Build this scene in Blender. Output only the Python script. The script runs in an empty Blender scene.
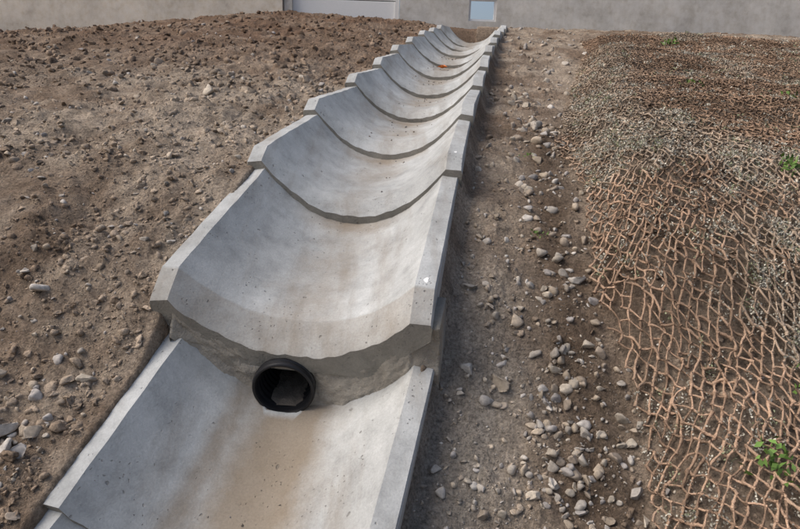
import bpy, bmesh, math, random
import numpy as np
from mathutils import Vector, Matrix
random.seed(7); rng=np.random.default_rng(7)
R=math.radians
scene=bpy.context.scene
scene.view_settings.view_transform='Standard'; scene.view_settings.look='None'; scene.view_settings.exposure=0

# ---------------------------------------------------------------- noise
_tab=np.random.default_rng(3).random((256,256))
def vnoise(x,y):
    xi=np.floor(x).astype(int); yi=np.floor(y).astype(int)
    fx=x-xi; fy=y-yi
    fx=fx*fx*(3-2*fx); fy=fy*fy*(3-2*fy)
    a=_tab[xi&255,yi&255]; b=_tab[(xi+1)&255,yi&255]; c=_tab[xi&255,(yi+1)&255]; d=_tab[(xi+1)&255,(yi+1)&255]
    return (a*(1-fx)+b*fx)*(1-fy)+(c*(1-fx)+d*fx)*fy
def fbm(x,y,f0,octs,gain=.5,seed=0):
    s=0;a=1;t=0
    for o in range(octs):
        ca,sa=math.cos(.6*o+seed),math.sin(.6*o+seed)
        s=s+a*(vnoise((x*ca-y*sa)*f0+31.7*o+seed*9.1,(x*sa+y*ca)*f0+17.3*o+seed*5.3)-.5); t+=a
        a*=gain; f0*=2.03
    return s/t*2
def sst(a,b,x):
    t=np.clip((x-a)/(b-a),0,1); return t*t*(3-2*t)

# ---------------------------------------------------------------- mesh helpers
def mesh_obj(name,verts,faces,mat=None,smooth=False,parent=None,cols=None):
    me=bpy.data.meshes.new(name)
    verts=np.asarray(verts,dtype=np.float32)
    faces=np.asarray(faces,dtype=np.int32) if not isinstance(faces,list) else faces
    if isinstance(faces,list):
        me.from_pydata([tuple(v) for v in verts.tolist()],[],faces)
    else:
        n,k=faces.shape
        me.vertices.add(len(verts)); me.vertices.foreach_set('co',verts.ravel())
        me.loops.add(n*k); me.loops.foreach_set('vertex_index',faces.ravel())
        me.polygons.add(n); me.polygons.foreach_set('loop_start',np.arange(0,n*k,k,dtype=np.int32))
        me.polygons.foreach_set('loop_total',np.full(n,k,dtype=np.int32))
        me.update(calc_edges=True)
    if cols is not None:
        at=me.color_attributes.new('Col','FLOAT_COLOR','POINT')
        c=np.ones((len(verts),4),dtype=np.float32); c[:,:3]=cols
        at.data.foreach_set('color',c.ravel())
    if isinstance(faces,list): me.validate()
    if smooth: me.polygons.foreach_set('use_smooth',np.ones(len(me.polygons),dtype=bool))
    ob=bpy.data.objects.new(name,me); scene.collection.objects.link(ob)
    if mat: me.materials.append(mat)
    if parent: ob.parent=parent
    return ob
def empty(name,loc=(0,0,0)):
    e=bpy.data.objects.new(name,None); scene.collection.objects.link(e); e.empty_display_size=.2; return e
def box(name,lo,hi,mat,parent=None,bev=0):
    x0,y0,z0=lo;x1,y1,z1=hi
    v=[(x0,y0,z0),(x1,y0,z0),(x1,y1,z0),(x0,y1,z0),(x0,y0,z1),(x1,y0,z1),(x1,y1,z1),(x0,y1,z1)]
    f=[(0,3,2,1),(4,5,6,7),(0,1,5,4),(1,2,6,5),(2,3,7,6),(3,0,4,7)]
    ob=mesh_obj(name,v,f,mat,parent=parent)
    if bev:
        m=ob.modifiers.new('b','BEVEL'); m.width=bev; m.segments=2
    return ob

# ---------------------------------------------------------------- materials
class NT:
    def __init__(s,name):
        s.m=bpy.data.materials.new(name); s.m.use_nodes=True; s.t=s.m.node_tree; s.t.nodes.clear()
        s.out=s.n('ShaderNodeOutputMaterial'); s.b=s.n('ShaderNodeBsdfPrincipled'); s.l(s.b.outputs[0],s.out.inputs[0])
        s.b.inputs['Specular IOR Level'].default_value=.3
        s.co=s.n('ShaderNodeNewGeometry').outputs['Position']
    def n(s,t,**k):
        nd=s.t.nodes.new(t)
        for a,b in k.items(): setattr(nd,a,b)
        return nd
    def l(s,a,b): s.t.links.new(a,b)
    def noise(s,sc,det=6,rough=.6,vec=None,dist=0):
        nd=s.n('ShaderNodeTexNoise'); nd.inputs['Scale'].default_value=sc; nd.inputs['Detail'].default_value=det
        nd.inputs['Roughness'].default_value=rough; nd.inputs['Distortion'].default_value=dist
        s.l(vec or s.co,nd.inputs['Vector']); return nd.outputs['Fac']
    def voro(s,sc,feat='F1',vec=None):
        nd=s.n('ShaderNodeTexVoronoi',feature=feat); nd.inputs['Scale'].default_value=sc
        s.l(vec or s.co,nd.inputs['Vector']); return nd.outputs['Distance']
    def ramp(s,fac,stops):
        nd=s.n('ShaderNodeValToRGB'); e=nd.color_ramp.elements
        while len(e)<len(stops): e.new(.5)
        for i,(p,c) in enumerate(stops):
            e[i].position=p; e[i].color=(c,c,c,1) if isinstance(c,(int,float)) else (*c,1)
        s.l(fac,nd.inputs[0]); return nd.outputs[0]
    def mix(s,fac,a,b,mode='MIX'):
        nd=s.n('ShaderNodeMix',data_type='RGBA',blend_type=mode)
        for i,v in ((0,fac),(6,a),(7,b)):
            if hasattr(v,'is_linked') or hasattr(v,'links'): s.l(v,nd.inputs[i])
            else: nd.inputs[i].default_value=v if i==0 else (*v,1)
        return nd.outputs[2]
    def math(s,op,a,b=0,clamp=False):
        nd=s.n('ShaderNodeMath',operation=op,use_clamp=clamp)
        for i,v in ((0,a),(1,b)):
            if hasattr(v,'links'): s.l(v,nd.inputs[i])
            else: nd.inputs[i].default_value=v
        return nd.outputs[0]
    def bump(s,h,dist,strength=1,prev=None):
        nd=s.n('ShaderNodeBump'); nd.inputs['Distance'].default_value=dist; nd.inputs['Strength'].default_value=strength
        s.l(h,nd.inputs['Height'])
        if prev: s.l(prev,nd.inputs['Normal'])
        return nd.outputs[0]
    def hsum(s,parts):
        tot=None
        for h,k in parts:
            q=s.math('MULTIPLY',h,k); tot=q if tot is None else s.math('ADD',tot,q)
        return tot
    def fin(s,col,rough=.85,normal=None):
        if hasattr(col,'links'): s.l(col,s.b.inputs['Base Color'])
        else: s.b.inputs['Base Color'].default_value=(*col,1)
        if hasattr(rough,'links'): s.l(rough,s.b.inputs['Roughness'])
        else: s.b.inputs['Roughness'].default_value=rough
        if normal: s.l(normal,s.b.inputs['Normal'])
        return s.m

def mat_concrete(name,base,rough_amt=1.0,stain=(.22,.19,.155),pits=True,stainamt=.55,dirt_shade=0):
    t=NT(name)
    big=t.noise(1.7,4,.6,dist=.4); med=t.noise(9,6,.65); fine=t.noise(120,3,.7)
    mp=t.n('ShaderNodeMapping'); mp.inputs['Scale'].default_value=(9,1.3,2); t.l(t.co,mp.inputs['Vector'])
    st=t.noise(1.0,5,.6,vec=mp.outputs[0])
    c=t.ramp(big,[(.3,tuple(b*.78 for b in base)),(.7,tuple(b*1.12 for b in base))])
    c=t.mix(.65,c,t.ramp(med,[(.3,.32),(.5,.5),(.75,.65)]),'OVERLAY')
    c=t.mix(t.math('MULTIPLY',t.ramp(st,[(.5,0),(.72,1)]),stainamt),c,stain)
    if dirt_shade:
        a=t.n('ShaderNodeAttribute',attribute_name='DirtShade').outputs['Fac']
        dn=t.ramp(t.math('ADD',t.math('MULTIPLY',a,.85),t.math('MULTIPLY',t.noise(5,6,.7),.6)),[(.42,0),(.95,1)])
        c=t.mix(t.math('MULTIPLY',dn,dirt_shade),c,(.22,.165,.105))
    c=t.mix(.35,c,t.ramp(fine,[(.3,.35),(.7,.65)]),'OVERLAY')
    hs=[(med,.004*rough_amt),(fine,.0015*rough_amt)]
    if pits:
        warp=t.n('ShaderNodeVectorMath',operation='ADD'); nz=t.n('ShaderNodeTexNoise'); nz.inputs['Scale'].default_value=30; nz.inputs['Detail'].default_value=1
        t.l(t.co,nz.inputs['Vector']); sc=t.n('ShaderNodeVectorMath',operation='SCALE'); sc.inputs['Scale'].default_value=.03
        t.l(nz.outputs['Color'],sc.inputs[0]); t.l(t.co,warp.inputs[0]); t.l(sc.outputs[0],warp.inputs[1])
        v=t.voro(17,vec=warp.outputs[0]); gate=t.ramp(t.noise(4.3,2,.5),[(.5,0),(.56,1)])
        pit=t.math('MULTIPLY',t.ramp(v,[(.07,1),(.12,0)]),gate)
        v2=t.voro(45,vec=warp.outputs[0]); pit2=t.math('MULTIPLY',t.ramp(v2,[(.09,1),(.16,0)]),t.ramp(t.noise(6,2,.5),[(.5,0),(.6,1)]))
        pt=t.math('MAXIMUM',pit,pit2)
        c=t.mix(t.math('MULTIPLY',pt,.5),c,(.12,.11,.095))
        hs.append((pt,-.003))
    return t.fin(c,.82,t.bump(t.hsum(hs),1.0))

M_conc=mat_concrete('precast_concrete',(.42,.43,.425),.8,dirt_shade=.8)
M_cend_shaded=mat_concrete('concrete_end_face_shaded',(.25,.235,.205),2.2,stainamt=.3)  # darker copy for end faces turned from the light; shade put into the colour
M_mortar=mat_concrete('rough_mortar',(.33,.30,.255),4.0,stainamt=.4)
M_wall=mat_concrete('wall_concrete',(.64,.61,.56),.6,pits=False,stainamt=.35,stain=(.46,.42,.36))
M_wall2=mat_concrete('wall_concrete_beige',(.72,.65,.55),.6,pits=False,stainamt=.3,stain=(.5,.45,.37))

def mat_attr(name,rough=.9,scale=60,amt=.6,bumpd=.002,spec=.25,det=3):
    t=NT(name); a=t.n('ShaderNodeAttribute',attribute_name='Col')
    f=t.noise(scale,det,.7)
    c=t.mix(amt,a.outputs['Color'],t.ramp(f,[(.3,.25),(.7,.72)]),'OVERLAY')
    t.b.inputs['Specular IOR Level'].default_value=spec
    return t.fin(c,rough,t.bump(f,bumpd) if bumpd else None)
M_stone=mat_attr('stone',det=4); M_clod=mat_attr('dirt_clod',.97,140,.7,.006,.1)
M_rope=mat_attr('coir_rope',.95,260,.8,.002,.1,2); M_leaf=mat_attr('leaf',.7,40,.3,0,det=1)

t=NT('soil')
a=t.n('ShaderNodeAttribute',attribute_name='Col')
n1=t.noise(14,6,.7); n2=t.noise(75,6,.75)
c=t.mix(.7,a.outputs['Color'],t.ramp(n1,[(.3,.30),(.7,.68)]),'OVERLAY')
c=t.mix(.85,c,t.ramp(n2,[(.32,.16),(.5,.5),(.68,.8)]),'OVERLAY')
vv=t.voro(55); spk=t.math('MULTIPLY',t.ramp(vv,[(.16,1),(.24,0)]),t.ramp(t.noise(25,1,.5),[(.5,0),(.55,1)]))
c=t.mix(t.math('MULTIPLY',spk,.55),c,(.40,.345,.285))
t.b.inputs['Specular IOR Level'].default_value=.1
M_soil=t.fin(c,.97,t.bump(t.hsum([(n1,.04),(n2,.022),(spk,.008)]),1.0))

def flat(name,col,rough=.5,metal=0,bump=None):
    t=NT(name); f=t.noise(25,4,.6); c=t.mix(.4,col,t.ramp(f,[(.3,.4),(.7,.6)]),'OVERLAY')
    t.b.inputs['Metallic'].default_value=metal
    return t.fin(c,rough,t.bump(f,bump or .0008))
M_black=flat('black_plastic',(.014,.014,.016),.4)
M_white=flat('white_door_paint',(.80,.80,.79),.5); M_frame=flat('window_frame',(.72,.72,.72),.5)
M_dark=flat('dark_gap',(.03,.03,.03),.8)
M_glass=flat('window_glass',(.97,.97,.97),.12,1.0,.00001)
M_silt=flat('silt',(.13,.11,.09),.9,0,.01)
M_spot=flat('white_paint_spot',(.8,.8,.79),.7)

# ---------------------------------------------------------------- terrain
PC=np.array([[-.86,.68,-1.69],[-.585,1.53,-1.215],[-.425,2.12,-.70],[-.26,3.05,-.22],[-.12,3.96,.06],[.05,4.99,.30],[.21,5.99,.53],[.35,6.85,.76],[.51,7.7,.96],[.67,8.58,1.17],[.83,9.35,1.32],[.97,10.1,1.47],[1.13,10.91,1.65]])
PC[:,2]+=.08
PC[3:,2]-=.012
gy=np.array([-60,-6,-1,.62,1.47,2.1,2.4,3.05,3.96,5,6,6.85,7.7,8.6,9.9,10.9,12.4,16,90])
gz=np.array([-9,-3.6,-2.5,-1.71,-1.21,-.86,-.59,-.23,.04,.28,.51,.74,.94,1.14,1.41,1.63,1.86,1.9,2.0])
ey=np.array([-3,.8,1.2,1.45,1.81,2.17,2.5,3.04,3.83,5.75,7.6,9])
ex=np.array([.9,.88,.86,.84,.85,.86,.80,.89,1.0,1.48,2.1,2.4])
NET_TOP=8.9
def xc(y): return np.interp(y,np.r_[-6,PC[:,1],13],np.r_[-2.6,PC[:,0],1.55])
def xe(y): return np.interp(y,ey,ex)
def wallz(x): return np.interp(x,[-30,-8,-2.4,2,30],[-.9,-.58,.1,-.03,-.03])
def H(x,y,detail=True):
    z=np.interp(y,gy,gz)
    z=z+wallz(x)*sst(5,12.4,y)
    u=(x-xc(y))*.99
    inb=(1-sst(10.95,11.15,y))
    z=z-.50*(1-sst(.455,.515,np.abs(u)))*inb
    rt=sst(.515,.60,u)
    e=x-xe(y)
    z=z-.13*rt*(1-sst(0,.45,e))*(1-sst(6,10,y))-.05*(u<0)*(1-sst(.7,1.3,-u))
    z=z-.10*sst(.4,.6,u)*(1-sst(1.7,2.4,y))
    top=1-sst(NET_TOP-.6,NET_TOP+.2,y)
    z=z+.09*sst(-.03,.25,e)*top
    z=z+.05*fbm(x,y,.9,2,seed=1)*(.1+.9*sst(.6,1.5,np.abs(u)))
    if detail:
        out=sst(.53,.72,np.abs(u))*.55+.45
        amp=np.where(u<0,.08,.048)*(1-.35*sst(0,.2,e)*top)
        z=z+out*amp*fbm(x,y,3.2,7,.64,seed=2)
        cl=fbm(x,y,9,5,.6,seed=4); z=z+out*.05*np.maximum(cl,0)**1.0
    return z
def spaced():
    ys=[.35]
    while ys[-1]<13: ys.append(ys[-1]+.0042*(ys[-1]+.9))
    ys=np.r_[-60,-30,-15,-8,-5,-3,-2,-1.4,-.9,-.5,-.2,0,.1,.2,.3,ys,13.3,14,15,17,20,30,50,90]
    tt=np.linspace(-3.25,3.25,820); xs=.85*np.sinh(tt)*1.0
    xs=np.r_[-90,-50,-30,-18,-13,xs,13,18,30,50,90]
    return xs,ys
xs,ys=spaced()
X,Y=np.meshgrid(xs,ys)
Z=H(X,Y)
def soilcol(X,Y):
    u=X-xc(Y); e=X-xe(Y)
    m=fbm(X,Y,1.3,5,.6,seed=6)*.5+.5; m2=fbm(X,Y,5,4,.6,seed=8)*.5+.5
    A=np.array([.255,.187,.135]); B=np.array([.42,.345,.27]); D=np.array([.12,.082,.056]); G=np.array([.38,.345,.30])
    k=sst(.35,.68,.6*m+.4*m2)[...,None]
    c=A*(1-k)+B*k
    r=(sst(4.8,7.5,Y)*(u<0)*(.4+.5*sst(.4,.6,m)))[...,None]; c=c*(1-r)+np.array([.185,.115,.075])*r
    net_shade=(np.exp(-((e+.14)/.17)**2)*(1-sst(3.6,5.5,Y))*.8)[...,None]  # shadow along the raised net edge, painted into the soil colour
    c=c*(1-net_shade)+D*net_shade
    g=(sst(.5,.6,u)*(1-sst(.75,1.0,u))*(1-sst(2.0,2.9,Y))*.8)[...,None]; c=c*(1-g)+G*g*.85
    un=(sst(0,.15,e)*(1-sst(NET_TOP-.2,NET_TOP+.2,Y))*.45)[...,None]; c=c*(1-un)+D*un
    return c*(.75+.5*m2)[...,None]
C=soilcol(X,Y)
ny,nx=X.shape
idx=np.arange(ny*nx).reshape(ny,nx)
F=np.stack([idx[:-1,:-1],idx[:-1,1:],idx[1:,1:],idx[1:,:-1]],-1).reshape(-1,4)
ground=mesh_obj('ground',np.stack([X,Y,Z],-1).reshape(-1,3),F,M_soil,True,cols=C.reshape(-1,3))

# ---------------------------------------------------------------- stones / clods
def rock_templates(sub,n,seed,rough):
    out=[]
    rr=np.random.default_rng(seed)
    for i in range(n):
        bm=bmesh.new(); bmesh.ops.create_icosphere(bm,subdivisions=sub,radius=1)
        v=np.array([q.co[:] for q in bm.verts]); f=np.array([[q.index for q in p.verts] for p in bm.faces]); bm.free()
        for _ in range(8):
            d=rr.normal(size=3); d/=np.linalg.norm(d); h=rr.uniform(.28,.72)
            s=v@d; m=s>h; v[m]-=np.outer(s[m]-h,d)
        v/=np.abs(v).max()
        v+=rr.normal(size=v.shape)*rough
        v*=np.array([1,rr.uniform(.6,.95),rr.uniform(.5,.85)])
        out.append((v,f))
    return out
def scatter1(pts,sizes,cols,sub,rough,sink,seed):
    T=rock_templates(sub,14,seed,rough); rr=np.random.default_rng(seed+50)
    V=[];Fs=[];Cs=[];off=0
    tid=rr.integers(0,14,len(pts))
    for k in range(14):
        ii=np.where(tid==k)[0]
        if len(ii)==0: continue
        v,f=T[k]; n=len(ii)
        a=rr.uniform(0,2*np.pi,n); b=rr.normal(0,.4,n); c=rr.normal(0,.4,n)
        ca,sa=np.cos(a),np.sin(a);cb,sb=np.cos(b),np.sin(b);cc,sc=np.cos(c),np.sin(c);z=np.zeros(n);o=np.ones(n)
        Rz=np.array([[ca,-sa,z],[sa,ca,z],[z,z,o]]).transpose(2,0,1)
        Rx=np.array([[o,z,z],[z,cb,-sb],[z,sb,cb]]).transpose(2,0,1)
        Ry=np.array([[cc,z,sc],[z,o,z],[-sc,z,cc]]).transpose(2,0,1)
        M=Rz@Rx@Ry
        w=np.einsum('nij,vj->nvi',M,v)*sizes[ii][:,None,None]
        w+=pts[ii][:,None,:]; w[:,:,2]+=(sizes[ii]*(.5-sink))[:,None]
        V.append(w.reshape(-1,3)); nv=len(v)
        Fs.append((f[None]+(np.arange(n)*nv)[:,None,None]+off).reshape(-1,3)); off+=n*nv
        Cs.append(np.repeat(cols[ii],nv,0))
    return np.concatenate(V),np.concatenate(Fs),np.concatenate(Cs)
def scatter(name,pts,sizes,cols,mat,rough=.04,sink=.25,seed=1):
    parts=[];off=0;app=sizes/(pts[:,1]+.3)
    for lo,hi,sub in ((0,.0035,1),(.0035,.014,2),(.014,9,3)):
        m=(app>=lo)&(app<hi)
        if m.any(): parts.append(scatter1(pts[m],sizes[m],cols[m],sub,rough*(1.6 if sub==1 else 1 if sub==2 else .6),sink,seed+sub))
    V=[];Fs=[];Cs=[]
    for v,f,c in parts:
        V.append(v);Fs.append(f+off);Cs.append(c);off+=len(v)
    return mesh_obj(name,np.concatenate(V),np.concatenate(Fs),mat,False,cols=np.concatenate(Cs))

def sample(n,x0,x1,y0,y1,cond,pw=1.6):
    out=[];tot=0
    while tot<n:
        q=rng.random(n*3)
        y=(y0**(1-pw)+q*(y1**(1-pw)-y0**(1-pw)))**(1/(1-pw))
        x=rng.uniform(x0,x1,n*3)*np.clip((y+1.2)/(y1+1.2),.12,1)
        m=cond(x,y); p=np.stack([x[m],y[m]],-1); out.append(p); tot+=len(p)
    return np.concatenate(out)[:n]
def place(p,lift=0): return np.stack([p[:,0],p[:,1],H(p[:,0],p[:,1])+lift],-1)
def stonecol(n,rr=rng):
    pal=np.array([[.48,.43,.36],[.42,.385,.34],[.54,.51,.47],[.34,.285,.23],[.44,.37,.29],[.38,.36,.345]])
    return pal[rr.integers(0,6,n)]*rr.uniform(.65,1.15,n)[:,None]
def clodset(n,cond,smin,smax,y1=12,x0=-11,x1=11,pw=1.3,ex_=3.2):
    p=sample(n,x0,x1,.7,y1,cond,pw)
    s=smin*(smax/smin)**(rng.random(n)**ex_)
    s*=np.clip(.65+.22*p[:,1],.8,2.0)
    return p,s
def leftc(x,y): return (x<xc(y)-.555)&((fbm(x,y,1.6,4,.6,seed=15)*.5+.5+.3*rng.random(x.shape)>.55)|(x>xc(y)-.7))
left=lambda x,y: (x<xc(y)-.57)
strip=lambda x,y: (x>xc(y)+.60)&(x<xe(y)+.05)
rightall=lambda x,y: (x>xc(y)+.58)
p,s=clodset(32000,leftc,.0025,.022); c=soilcol(p[:,0],p[:,1])*rng.uniform(.8,1.2,len(p))[:,None]
p2,s2=clodset(13000,rightall,.0025,.02); c2=soilcol(p2[:,0],p2[:,1])*rng.uniform(.8,1.3,len(p2))[:,None]
p3,s3=clodset(320,lambda x,y:left(x,y)&(fbm(x,y,1.1,3,seed=17)>.0),.02,.042,y1=3.2,x0=-5,pw=1.2,ex_=1.8); c3=soilcol(p3[:,0],p3[:,1])*rng.uniform(.75,1.1,len(p3))[:,None]
p4,s4=clodset(1000,lambda x,y:left(x,y)&(y>4.5),.02,.045,y1=12,x0=-11,pw=1.1,ex_=1.8); s4=s4*.75; c4=soilcol(p4[:,0],p4[:,1])*rng.uniform(.6,1.05,len(p4))[:,None]
P=np.concatenate([p,p2,p3,p4]);S=np.concatenate([s,s2,s3,s4])
scatter('soil_clods',place(P),S,np.concatenate([c,c2,c3,c4]),M_clod,.10,.45,3)
sets=[]
p=sample(3000,-11,0,.7,12,left,1.5); s=.004*(6.5**(rng.random(len(p))**2.7)); sets.append((p,s))
def clumpy(x,y): return strip(x,y)&(fbm(x,y,2.2,3,seed=12)*.5+.5+.25*rng.random(len(x))>.56)
p=sample(3000,0,9,.9,12,clumpy,1.7); s=.004*(8.5**(rng.random(len(p))**1.9)); sets.append((p,s))
p=sample(700,0,9,.9,12,rightall,1.3); s=.005*(4.5**(rng.random(len(p))**2)); sets.append((p,s))
for cx,cy,sx,sy,nn_,s0,s1 in ((.62,1.98,.10,.17,190,.006,.034),(.70,2.65,.10,.35,130,.006,.034),(.60,1.45,.12,.15,60,.005,.026),(-1.38,1.78,.16,.16,110,.006,.04),(.9,4.3,.12,.6,90,.008,.04)):
    p=np.stack([rng.normal(cx,sx,nn_),rng.normal(cy,sy,nn_)],-1); p=p[np.abs(p[:,0]-xc(p[:,1]))>.62]
    sets.append((p,s0*(s1/s0)**(rng.random(len(p))**1.4)))
big=np.array([(.40,2.17,.055),(.58,1.69,.045),(.335,1.43,.036),(.63,1.47,.032),(.76,2.54,.045),(.75,2.75,.04),(.46,1.93,.030),(.94,4.9,.06),(.92,4.1,.05),
 (.69,2.03,.035),(.60,1.95,.026),(.72,1.93,.028),(.52,2.03,.028),(.64,1.85,.03),(.58,2.12,.026),(.66,2.2,.03),(.80,2.35,.026),(.50,2.4,.024),(.62,2.45,.028),(.70,2.65,.034),(.85,3.0,.04),(.60,2.9,.03),(.78,3.4,.036),(.66,3.2,.026),
 (-1.4,4.5,.06),(-1.4,2.3,.05),(-1.32,1.85,.06),(-1.22,3.2,.04),(-1.2,1.75,.045),(-1.12,2.05,.036),(-1.12,1.60,.034),(-1.25,2.1,.03),(-1.5,1.95,.05),(-2.3,3.6,.045),(-1.9,3.0,.035),(-2.6,5.2,.055),(-1.14,1.9,.026),(1.4,7.2,.06),(1.35,6.2,.055),(1.5,8.2,.06),(.95,5.6,.045),(1.1,3.75,.035)])
sets.append((big[:,:2],big[:,2]))
P=np.concatenate([q[0] for q in sets]); S=np.concatenate([q[1] for q in sets])*1.0
nb=len(P)-len(big); S[:nb]*=np.clip(.8+.12*P[:nb,1],.9,1.9)
gc_=stonecol(len(P)); gc_=gc_*.8+soilcol(P[:,0],P[:,1])*.2
scatter('gravel',place(P),S,gc_,M_stone,.03,.38,5)

# ---------------------------------------------------------------- channel
RI,RO,DP=.470,.55,.27
def prof(u): return -DP*(1-np.abs(np.clip(u/RI,-1,1))**2.2)
up=np.linspace(-RI,RI,33)
PU=np.r_[-RO,-RO+.006,up,RO-.006,RO,RO-.006,.30,-.30,-RO+.006]
PN=np.r_[-.018,-.006,prof(up),-.006,-.018,-.15,-.37,-.37,-.15]
NP_=len(PU); top=np.r_[np.ones(37),np.zeros(4)].astype(bool)
LIPD=.82   # the lowest unit's trough is a little shallower at its mouth
chan=empty('concrete_drainage_channel')
def frame(Pk,Qk,roll=0):
    v=(Qk-Pk); L=np.linalg.norm(v); v/=L
    c=np.array([v[1],-v[0],0]); c/=np.linalg.norm(c); n=np.cross(c,v)
    c,n=c*math.cos(roll)-n*math.sin(roll), n*math.cos(roll)+c*math.sin(roll)
    return v,c,n,L
segs=[];frames=[]
K=len(PC)-1
for k in range(K):
    Pk=PC[k].copy(); Pn=PC[k+1]
    d=(Pn-Pk)/np.linalg.norm(Pn-Pk); cc=np.array([d[1],-d[0],0]); cc/=np.linalg.norm(cc); nn=np.cross(cc,d)
    step=.10
    Qk=Pn-nn*step+d*.09
    roll=0; off=np.array([.03,0,-.075])
    if k==1: Qk=Pn+np.array([.055,.13,-.205]); Pk=Pk+off; roll=R(5)
    if k==0: Pk=Pk+off; Qk=Pn+off-nn*.016-d*.012; roll=R(5)
    v,c,n,L=frame(Pk,Qk,roll); frames.append((Pk,v,c,n,L))
    big_=1.3 if k==2 else 1
    st=[0,.010,.093*big_,.10*big_]+list(np.linspace(.15,L,14))
    V=[];dirt_shade=[]
    for i,a in enumerate(st):
        drop=[.058,.050,.003,0][i]*big_ if i<4 else 0
        if k==1: drop*=.1
        w=1-(.035 if k else 0)*(a/L)
        ds=1.0
        if k==2: ds=LIPD+(1-LIPD)*float(sst(.1,.8,a))
        for j in range(NP_):
            wob=.0018*math.sin(j*2.1+k*5+a*31)+.0015*math.sin(j*.7+a*9+k)
            if i<2: wob+=.004*float(fbm(np.array(PU[j]*1.),np.array(k*3.),14,3,seed=70))
            nn_=PN[j]*(ds if 2<=j<35 else 1)-(drop if top[j] else 0)+ (wob if top[j] else 0)
            V.append(Pk+v*(a+(wob*1.5 if a<.02 else 0))+c*(PU[j]*w)+n*nn_)
            dd=math.exp(-(PU[j]/.20)**2)*(.95 if k<2 else .26+.06*k)
            if a<.35 and k>2: dd*=.6
            if a>L-.25 and k>=2: dd=max(dd,.65*math.exp(-(PU[j]/.3)**2))
            if k==1: dd=max(dd,.6*math.exp(-((PU[j]+.22)/.05)**2))
            if k==2 and i<3: dd=max(dd,.35)  # lip tilts away from the sky; its shade is added to the dirt mask
            dirt_shade.append(dd)
    Fc=[]
    ns=len(st)
    for i in range(ns-1):
        for j in range(NP_):
            j2=(j+1)%NP_
            Fc.append((i*NP_+j,i*NP_+j2,(i+1)*NP_+j2,(i+1)*NP_+j))
    ncap0=len(Fc)
    def cap(b,fl):
        base=len(V)
        for j in range(37):
            u=PU[j]; nb=np.interp(abs(u),[0,.30,RO-.006,RO],[-.37,-.37,-.15,-.15])
            a=st[b]; w=1-(.035 if k else 0)*(a/L)
            V.append(Pk+v*a+c*(u*w)+n*nb); dirt_shade.append(.3)
        for j in range(36):
            q=(b*NP_+j,b*NP_+j+1,base+j+1,base+j)
            Fc.append(q if fl else q[::-1])
    cap(0,True); cap(ns-1,False)
    ob=mesh_obj('channel_segment' ,np.array(V),Fc,M_conc,False,parent=chan)
    ob.data.materials.append(M_cend_shaded)
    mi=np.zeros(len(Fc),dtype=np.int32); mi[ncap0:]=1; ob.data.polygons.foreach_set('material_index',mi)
    at=ob.data.attributes.new('DirtShade','FLOAT','POINT'); at.data.foreach_set('value',np.array(dirt_shade,dtype=np.float32))
    bm=bmesh.new(); bm.from_mesh(ob.data); bmesh.ops.remove_doubles(bm,verts=bm.verts,dist=.0008); bmesh.ops.recalc_face_normals(bm,faces=bm.faces)
    bm.to_mesh(ob.data); bm.free()
    ob.data.polygons.foreach_set('use_smooth',np.ones(len(ob.data.polygons),dtype=bool))
    ob.data.set_sharp_from_angle(angle=R(20))
    segs.append(ob)

# mortar collar under the second unit, around the pipe
Pk,v,c,n,L=frames[2]
nu,nt=130,40
V=[];
us=np.linspace(-.535,.575,nu)
for side in (0,1):
    for i,u in enumerate(us):
        tp=float(prof(u))*LIPD-.082 if abs(u)<RI else -.10
        bt=-.255-.10*(u/.55)-DP*(1-min(abs(u/RI),1)**2.2)-.03
        if abs(u)>RI: bt=-.35-.1*(u>0)
        for j in range(nt):
            q=j/(nt-1); nv=tp+(bt-tp)*q
            nz=.022*float(fbm(np.array(u*1.),np.array(q*.3),9,5,.7,seed=20))+.03*max(float(fbm(np.array(u*1.+5),np.array(q*.3),6,4,.6,seed=22)),0)*q
            a=.012-.055*q**2-nz*min(1,q*6+.15) if side==0 else .2
            V.append(Pk+v*a+c*u+n*nv)
V=np.array(V); Fm=[]
o=nu*nt
for i in range(nu-1):
    for j in range(nt-1):
        a0=i*nt+j
        Fm.append((a0,a0+1,a0+nt+1,a0+nt)); Fm.append((o+a0,o+a0+nt,o+a0+nt+1,o+a0+1))
for i in range(nu-1):
    Fm.append((i*nt,(i+1)*nt,o+(i+1)*nt,o+i*nt)); Fm.append((i*nt+nt-1,o+i*nt+nt-1,o+(i+1)*nt+nt-1,(i+1)*nt+nt-1))
for j in range(nt-1):
    Fm.append((j,o+j,o+j+1,j+1)); b=(nu-1)*nt+j; Fm.append((b,b+1,o+b+1,o+b))
mort=mesh_obj('mortar_joint',V,Fm,M_mortar,True,parent=chan)
bm=bmesh.new(); bm.from_mesh(mort.data); bmesh.ops.recalc_face_normals(bm,faces=bm.faces); bm.to_mesh(mort.data); bm.free()

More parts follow.
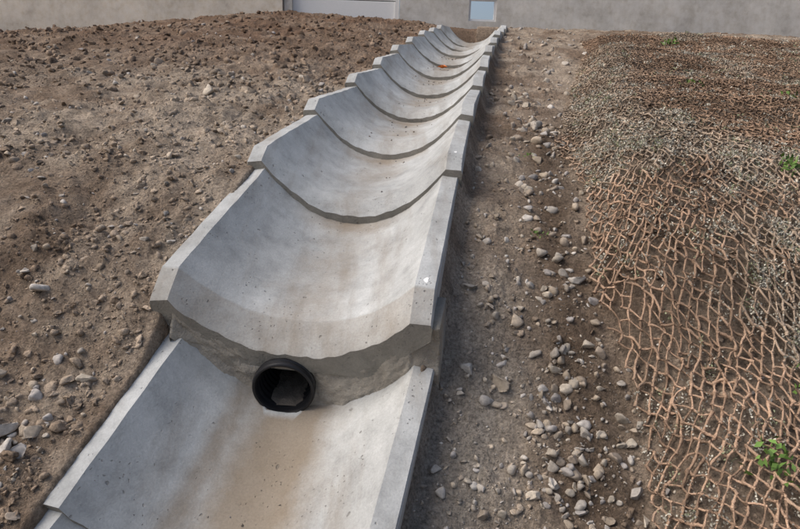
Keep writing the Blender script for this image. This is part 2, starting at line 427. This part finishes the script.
# drain pipe
pc=Vector((-.443,2.245,-1.035)); ax=Vector((-.04,-1,-.22)).normalized()
rot=ax.to_track_quat('Z','Y').to_matrix().to_4x4(); Mx=Matrix.Translation(pc)@rot@Matrix.Diagonal((1.08,1.08,1,1))
def lathe(name,pr,mat,parent=None,seg=64,M=Mx):
    V=[];Fl=[]
    for (r,z) in pr:
        for k in range(seg):
            a=2*math.pi*k/seg; V.append(M@Vector((r*math.cos(a),r*math.sin(a),z)))
    for i in range(len(pr)-1):
        for k in range(seg):
            k2=(k+1)%seg; Fl.append((i*seg+k,i*seg+k2,(i+1)*seg+k2,(i+1)*seg+k))
    ob=mesh_obj(name,np.array(V),Fl,mat,True,parent=parent); return ob
pipe=empty('drain_pipe')
pr=[(.106,-.30),(.108,-.05),(.110,-.03),(.115,-.026),(.115,-.014),(.110,-.010),(.110,.0),(.115,.003),(.116,.010),(.114,.018),(.110,.021),(.104,.020),(.102,.015),(.100,.008),(.100,-.005)]
for i in range(9):
    z=-.01-i*.03; pr+=[(.099,z),(.096,z-.007),(.096,z-.015),(.099,z-.022)]
pr+=[(.001,-.31)]
pb=lathe('corrugated_wall',pr,M_black,pipe); pb.data.set_sharp_from_angle(angle=R(35))
down=Vector((0,0,-1)); down=(down-ax*down.dot(ax)).normalized(); side=ax.cross(down).normalized()
VV=[];Fl=[]
for i in range(14):
    zz=-.012-.02*i
    for j in range(14):
        tt=-1+2*j/13; x=.066*tt
        h=.083+.003*math.sin(tt*5+zz*40)+.003*math.sin(tt*11+i)
        VV.append(pc+ax*zz+side*x+down*(h if i else .098))
for i in range(13):
    for j in range(13): a0=i*14+j; Fl.append((a0,a0+1,a0+15,a0+14))
mesh_obj('silt',np.array([q[:] for q in VV]),Fl,M_silt,True,parent=pipe)
bm=bmesh.new(); bmesh.ops.create_cone(bm,cap_ends=True,segments=48,radius1=.107,radius2=.107,depth=.62,matrix=Matrix.Translation(ax*-.28)@Mx)
me=bpy.data.meshes.new('c'); bm.to_mesh(me); bm.free(); cut=bpy.data.objects.new('cut',me); scene.collection.objects.link(cut)
for ob in (segs[1],segs[2],mort):
    m=ob.modifiers.new('b','BOOLEAN'); m.operation='DIFFERENCE'; m.object=cut; m.solver='EXACT'
dg=bpy.context.evaluated_depsgraph_get()
for ob in (segs[1],segs[2],mort):
    nm=bpy.data.meshes.new_from_object(ob.evaluated_get(dg)); ob.modifiers.clear(); ob.data=nm
bpy.data.objects.remove(cut)

# white paint marks on the rim, leaf, crumbs in the channel
def on_seg(k,u,a,h=0):
    Pk,v,c,n,L=frames[k]; nn_=prof(u) if abs(u)<RI else -.006
    return Pk+v*a+c*(u*(1-.035*a/L))+n*(nn_+h),v,c,n
def spot(k,u,a,r):
    p,v,c,n=on_seg(k,u,a,.0035); V=[p+n*.001]
    for i in range(14):
        an=2*math.pi*i/14; rr=r*(1+.25*math.sin(3*an)); V.append(p+v*rr*1.3*math.cos(an)+c*rr*math.sin(an))
    return mesh_obj('paint_spot',np.array(V),[(0,1+i,1+(i+1)%14) for i in range(14)],M_spot,True,parent=chan)
spot(2,.505,.17,.012); spot(3,.505,.13,.010)
pts=[];sz=[]
for k in [1]+list(range(3,K)):
    for _ in range(16 if k>3 else 6):
        u=rng.normal(0,.13); a=rng.uniform(.16,.95); p,_,_,_=on_seg(k,u,a); 
        if k==1 and a>.5: continue
        pts.append(p); sz.append(rng.uniform(.003,.008)*(1+.12*k))
scatter('channel_debris',np.array(pts),np.array(sz),stonecol(len(pts))*.7,M_stone,.05,.2,9)
p,v,c,n=on_seg(7,-.02,.35,.01)
V=[];Fl=[]
for i in range(7):
    tq=i/6; wd=.06*math.sin(math.pi*min(.98,tq+.02))**.8
    for s_ in (-1,0,1): V.append(p+v*(tq-.5)*.16+c*(s_*wd)+n*(.01+.018*abs(s_)+.02*(tq-.5)**2*4))
for i in range(6):
    for j in range(2): a0=i*3+j; Fl.append((a0,a0+1,a0+4,a0+3))
mesh_obj('fallen_leaf',np.array(V),Fl,flat('orange_leaf',(.65,.17,.03),.6),True)

# ---------------------------------------------------------------- coir net
a_,b_=.040,.031
nj=int((NET_TOP-.5)/b_); ni=int(8.2/a_)
J,I=np.meshgrid(np.arange(nj),np.arange(ni),indexing='ij')
yb=.5+J*b_; ub=I*a_+(J%2)*a_/2
widx=.10*fbm(ub,yb,1.4,4,seed=30); widy=.10*fbm(ub,yb,1.4,4,seed=33)
jx=rng.normal(0,.0055,ub.shape); jy=rng.normal(0,.0055,ub.shape)
yn=yb+widy+jy; xn=xe(yb)+.01+ub+widx+jx+.05*fbm(yb*0+5,yb,1.3,4,seed=40)
def netlift(x,y): return .02+.022*fbm(x,y,5,3,seed=41)+.06*np.maximum(fbm(x,y,1.6,3,seed=42),0)
zn=H(xn,yn,False)+.020+netlift(xn,yn)+rng.normal(0,.004,ub.shape)
keep=(ub<(.9+.72*yb))
nodes=np.stack([xn,yn,zn],-1)
ed=[]
for par in (0,1):
    for j in np.arange(par,nj-1,2):
        i=np.arange(ni); i2=i+par
        for jj2 in (i2-1,i2):
            m=(jj2>=0)&(jj2<ni); m&=keep[j,i]
            ed.append(np.stack([j*ni+i[m],(j+1)*ni+jj2[m]],-1))
ed=np.concatenate(ed); ed=ed[rng.random(len(ed))>.03]
NF=nodes.reshape(-1,3)
def palemask(x,y): return np.clip(sst(.47,.64,fbm(x,y,1.3,5,.65,seed=50)*.5+.5)+.75*np.exp(-((x-xe(y)-.25)/.3)**2)*sst(3.6,4.6,y)*(1-sst(6.8,8,y)),0,1)
br=np.array([.325,.222,.155]); pl=np.array([.42,.365,.29])
def cords(name,ed,SEG,SD):
    A=NF[ed[:,0]];B=NF[ed[:,1]]; n=len(ed)
    d=B-A; Ld=np.linalg.norm(d,axis=1,keepdims=True); d/=Ld
    A=A-d*.004; B=B+d*.004
    s1=np.cross(d,[0,0,1]); s1/=np.linalg.norm(s1,axis=1,keepdims=True); s2=np.cross(s1,d)
    bend=rng.normal(0,.0036,(n,1))*s1+rng.normal(0,.004,(n,1))*s2
    rad0=rng.uniform(.0028,.0054,n)
    V=np.zeros((n,SEG+1,SD,3),np.float32); ph=rng.uniform(0,6,n)
    for q in range(SEG+1):
        tq=q/SEG; cen=A+(B-A)*tq+bend*4*tq*(1-tq)
        rr_=rad0*(1+.6*(2*tq-1)**4)*rng.uniform(.65,1.4,n)
        for k in range(SD):
            an=2*np.pi*k/SD+ph+tq*2.0
            r2=rr_*rng.uniform(.75,1.25,n)
            V[:,q,k]=cen+(np.cos(an)*r2)[:,None]*s1+(np.sin(an)*r2)[:,None]*s2
    base=np.arange(n)*(SEG+1)*SD
    Fl=[]
    for q in range(SEG):
        for k in range(SD):
            k2=(k+1)%SD
            Fl.append(np.stack([base+q*SD+k,base+q*SD+k2,base+(q+1)*SD+k2,base+(q+1)*SD+k],-1))
    mid=(A+B)/2; pm=palemask(mid[:,0],mid[:,1])
    vr=fbm(mid[:,0],mid[:,1],2.5,3,seed=61)[:,None]*.45+1
    col=(br*(1-.55*pm[:,None])+pl*.55*pm[:,None])*rng.uniform(.55,1.35,(n,1))*vr
    mesh_obj(name,V.reshape(-1,3),np.concatenate(Fl),M_rope,True,parent=net,cols=np.repeat(col,(SEG+1)*SD,0))
    return A,B,col
net=empty('coir_erosion_net')
dist=NF[ed[:,0]][:,1]
A1,B1,c1=cords('cords_near',ed[dist<3.2],6,5)
A2,B2,c2_=cords('cords_far',ed[dist>=3.2],2,4)
def fibres(name,A,B,col,nfib,l0,l1,w):
    n=len(A); fi=rng.integers(0,n,nfib); ff=rng.random((nfib,1)); st=A[fi]+(B[fi]-A[fi])*ff
    dr=rng.normal(size=(nfib,3)); dr/=np.linalg.norm(dr,axis=1,keepdims=True); dr[:,2]=np.abs(dr[:,2])*.6
    ln=rng.uniform(l0,l1,(nfib,1)); wv=np.cross(dr,rng.normal(size=(nfib,3))); wv/=np.linalg.norm(wv,axis=1,keepdims=True)
    fv=np.stack([st-wv*w,st+wv*w,st+dr*ln],1).reshape(-1,3)
    mesh_obj(name,fv,np.arange(nfib*3).reshape(-1,3),M_rope,False,parent=net,cols=np.repeat(col[fi]*1.2,3,0))
fibres('fibres_near',A1,B1,c1,150000,.006,.018,.0007)
fibres('fibres_far',A2,B2,c2_,50000,.010,.026,.0014)

def leaves(cen,ln,wd,cols):
    n=len(cen); th=rng.uniform(0,2*np.pi,n); el=rng.uniform(.05,1.2,n)
    d=np.stack([np.cos(th)*np.cos(el),np.sin(th)*np.cos(el),np.sin(el)],-1)
    s=np.cross(d,rng.normal(size=(n,3))); s/=np.linalg.norm(s,axis=1,keepdims=True)
    u=np.cross(s,d)
    p0=cen;p1=cen+d*ln[:,None]*.5+s*wd[:,None]+u*ln[:,None]*.08;p2=cen+d*ln[:,None]-u*ln[:,None]*.1;p3=cen+d*ln[:,None]*.5-s*wd[:,None]+u*ln[:,None]*.08
    return np.stack([p0,p1,p2,p3],1).reshape(-1,3),np.arange(n*4).reshape(-1,4),np.repeat(cols,4,0)
# pale dry ground cover: small tufts, each a knot of short blades
NTF=8500
def gc(x,y):
    f=sst(.46,.56,fbm(x,y,8,3,.6,seed=52)*.5+.5)
    return (x>xe(y)+.03)&((palemask(x,y)*.8+.16)*(f*.9+.1)>rng.random(len(x)))
q=sample(NTF,0,11,.7,NET_TOP,gc,1.5)
rep=np.repeat(np.arange(NTF),14); N=len(rep)
k_=np.clip(.6+.14*q[:,1],.9,1.6)
px=q[rep,0]+rng.normal(0,.010,N)*k_[rep]; py=q[rep,1]+rng.normal(0,.010,N)*k_[rep]
cz=H(px,py,False)+netlift(px,py)+rng.uniform(-.005,.034,N)
tc=np.array([.50,.475,.40])*rng.uniform(.6,1.15,(NTF,1)); gm=rng.random(NTF)<.14; tc[gm]=np.array([.26,.28,.17])
cc=tc[rep]*rng.uniform(.7,1.2,(N,1))
v,f,co=leaves(np.stack([px,py,cz],-1),rng.uniform(.008,.016,N)*k_[rep],rng.uniform(.0025,.0045,N)*k_[rep],cc)
mesh_obj('dry_ground_cover',v,f,M_leaf,False,cols=co)
for (wx,wy,nn_,sz) in [(3.0,4.6,70,.055),(3.35,4.0,60,.055),(1.9,3.0,50,.04),(1.75,2.35,45,.038),(1.22,1.75,50,.035),(1.30,1.62,50,.035),(.78,1.40,14,.028),(.62,2.75,16,.02),(5.2,7.8,90,.07),(5.9,8.2,90,.07),(3.9,5.6,50,.05),(2.4,3.6,40,.04),(1.45,2.0,30,.03),(.72,3.6,14,.018),(4.6,6.6,50,.06),(3.0,7.4,30,.05),(6.6,8.9,140,.08),(2.6,4.2,24,.04),(2.1,2.9,24,.04),(3.8,5.0,40,.05),(1.1,1.5,30,.03),(2.2,4.9,20,.035)]:
    rad=sz*1.6
    px=wx+rng.normal(0,rad*.6,nn_);py=wy+rng.normal(0,rad*.6,nn_)
    pz=H(px,py,False)+netlift(px,py)+.01+rng.uniform(0,sz*1.2,nn_)
    cg=np.array([.12,.21,.05])*rng.uniform(.6,1.4,(nn_,1))
    v,f,co=leaves(np.stack([px,py,pz],-1),rng.uniform(.6,1.1,nn_)*sz,rng.uniform(.18,.3,nn_)*sz,cg)
    mesh_obj('weed_plant',v,f,M_leaf,False,cols=co)

# ---------------------------------------------------------------- walls at the top
WY=12.5
wall=empty('concrete_retaining_wall')
wx0,wx1,wz0,wz1=1.15,1.68,1.97,2.39
DR=-.26
box('wall_below',(DR+.08,WY,-1),(30,WY+.4,wz0),M_wall,wall)
box('wall_left_of_window',(DR+.08,WY,wz0),(wx0,WY+.4,5.2),M_wall,wall)
box('wall_right_of_window',(wx1,WY,wz0),(30,WY+.4,5.2),M_wall,wall)
box('wall_above_window',(wx0,WY,wz1),(wx1,WY+.4,5.2),M_wall,wall)
win=empty('window')
fw=.04
for nm,lo,hi in (('sill',(wx0,WY+.04,wz0),(wx1,WY+.14,wz0+fw)),('head',(wx0,WY+.04,wz1-fw),(wx1,WY+.14,wz1)),('jamb_1',(wx0,WY+.04,wz0+fw),(wx0+fw,WY+.14,wz1-fw)),('jamb_2',(wx1-fw,WY+.04,wz0+fw),(wx1,WY+.14,wz1-fw))):
    box(nm,lo,hi,M_frame,win)
box('pane',(wx0+fw,WY+.08,wz0+fw),(wx1-fw,WY+.10,wz1-fw),M_glass,win)
lw=empty('concrete_wall')
box('wall_body',(-30,WY-.05,-2),(-2.42,WY+.35,5.2),M_wall2,lw)
door=empty('garage_door')
box('frame_left',(-2.40,WY+.02,1.2),(-2.25,WY+.3,5.2),M_wall,door)
for i in range(7):
    box('panel_%d'%i,(-2.25,WY+.12,1.3+i*.5),(DR,WY+.17,1.3+i*.5+.485),M_white,door,.008)
box('frame_right',(DR,WY+.06,1.2),(DR+.07,WY+.3,5.2),M_frame,door)
box('gap',(-2.25,WY+.175,1.2),(DR,WY+.2,5.2),M_dark,door)

# ---------------------------------------------------------------- light, world, camera
el,az=R(50),R(-97)
sdir=Vector((math.sin(az)*math.cos(el),math.cos(az)*math.cos(el),math.sin(el)))
sl=bpy.data.lights.new('sun','SUN'); sl.energy=1.9; sl.angle=R(45); sl.color=(1,.965,.92)
so=bpy.data.objects.new('sun',sl); scene.collection.objects.link(so); so.rotation_euler=sdir.to_track_quat('Z','Y').to_euler()
w=bpy.data.worlds.new('World'); scene.world=w; w.use_nodes=True; nt_=w.node_tree; nt_.nodes.clear()
sk=nt_.nodes.new('ShaderNodeTexSky'); sk.sky_type='NISHITA'; sk.sun_disc=False; sk.sun_elevation=el; sk.sun_rotation=az; sk.dust_density=5; sk.ozone_density=.6
bg=nt_.nodes.new('ShaderNodeBackground'); bg.inputs[1].default_value=.15; ow=nt_.nodes.new('ShaderNodeOutputWorld')
nt_.links.new(sk.outputs[0],bg.inputs[0]); nt_.links.new(bg.outputs[0],ow.inputs[0])
cd=bpy.data.cameras.new('camera'); cam=bpy.data.objects.new('camera',cd); scene.collection.objects.link(cam)
cd.sensor_width=24; cd.lens=18.3; cd.clip_end=500; cd.clip_start=.05
cam.matrix_world=Matrix.Rotation(R(77),4,'X')@Matrix.Rotation(R(2),4,'Z')
scene.camera=cam
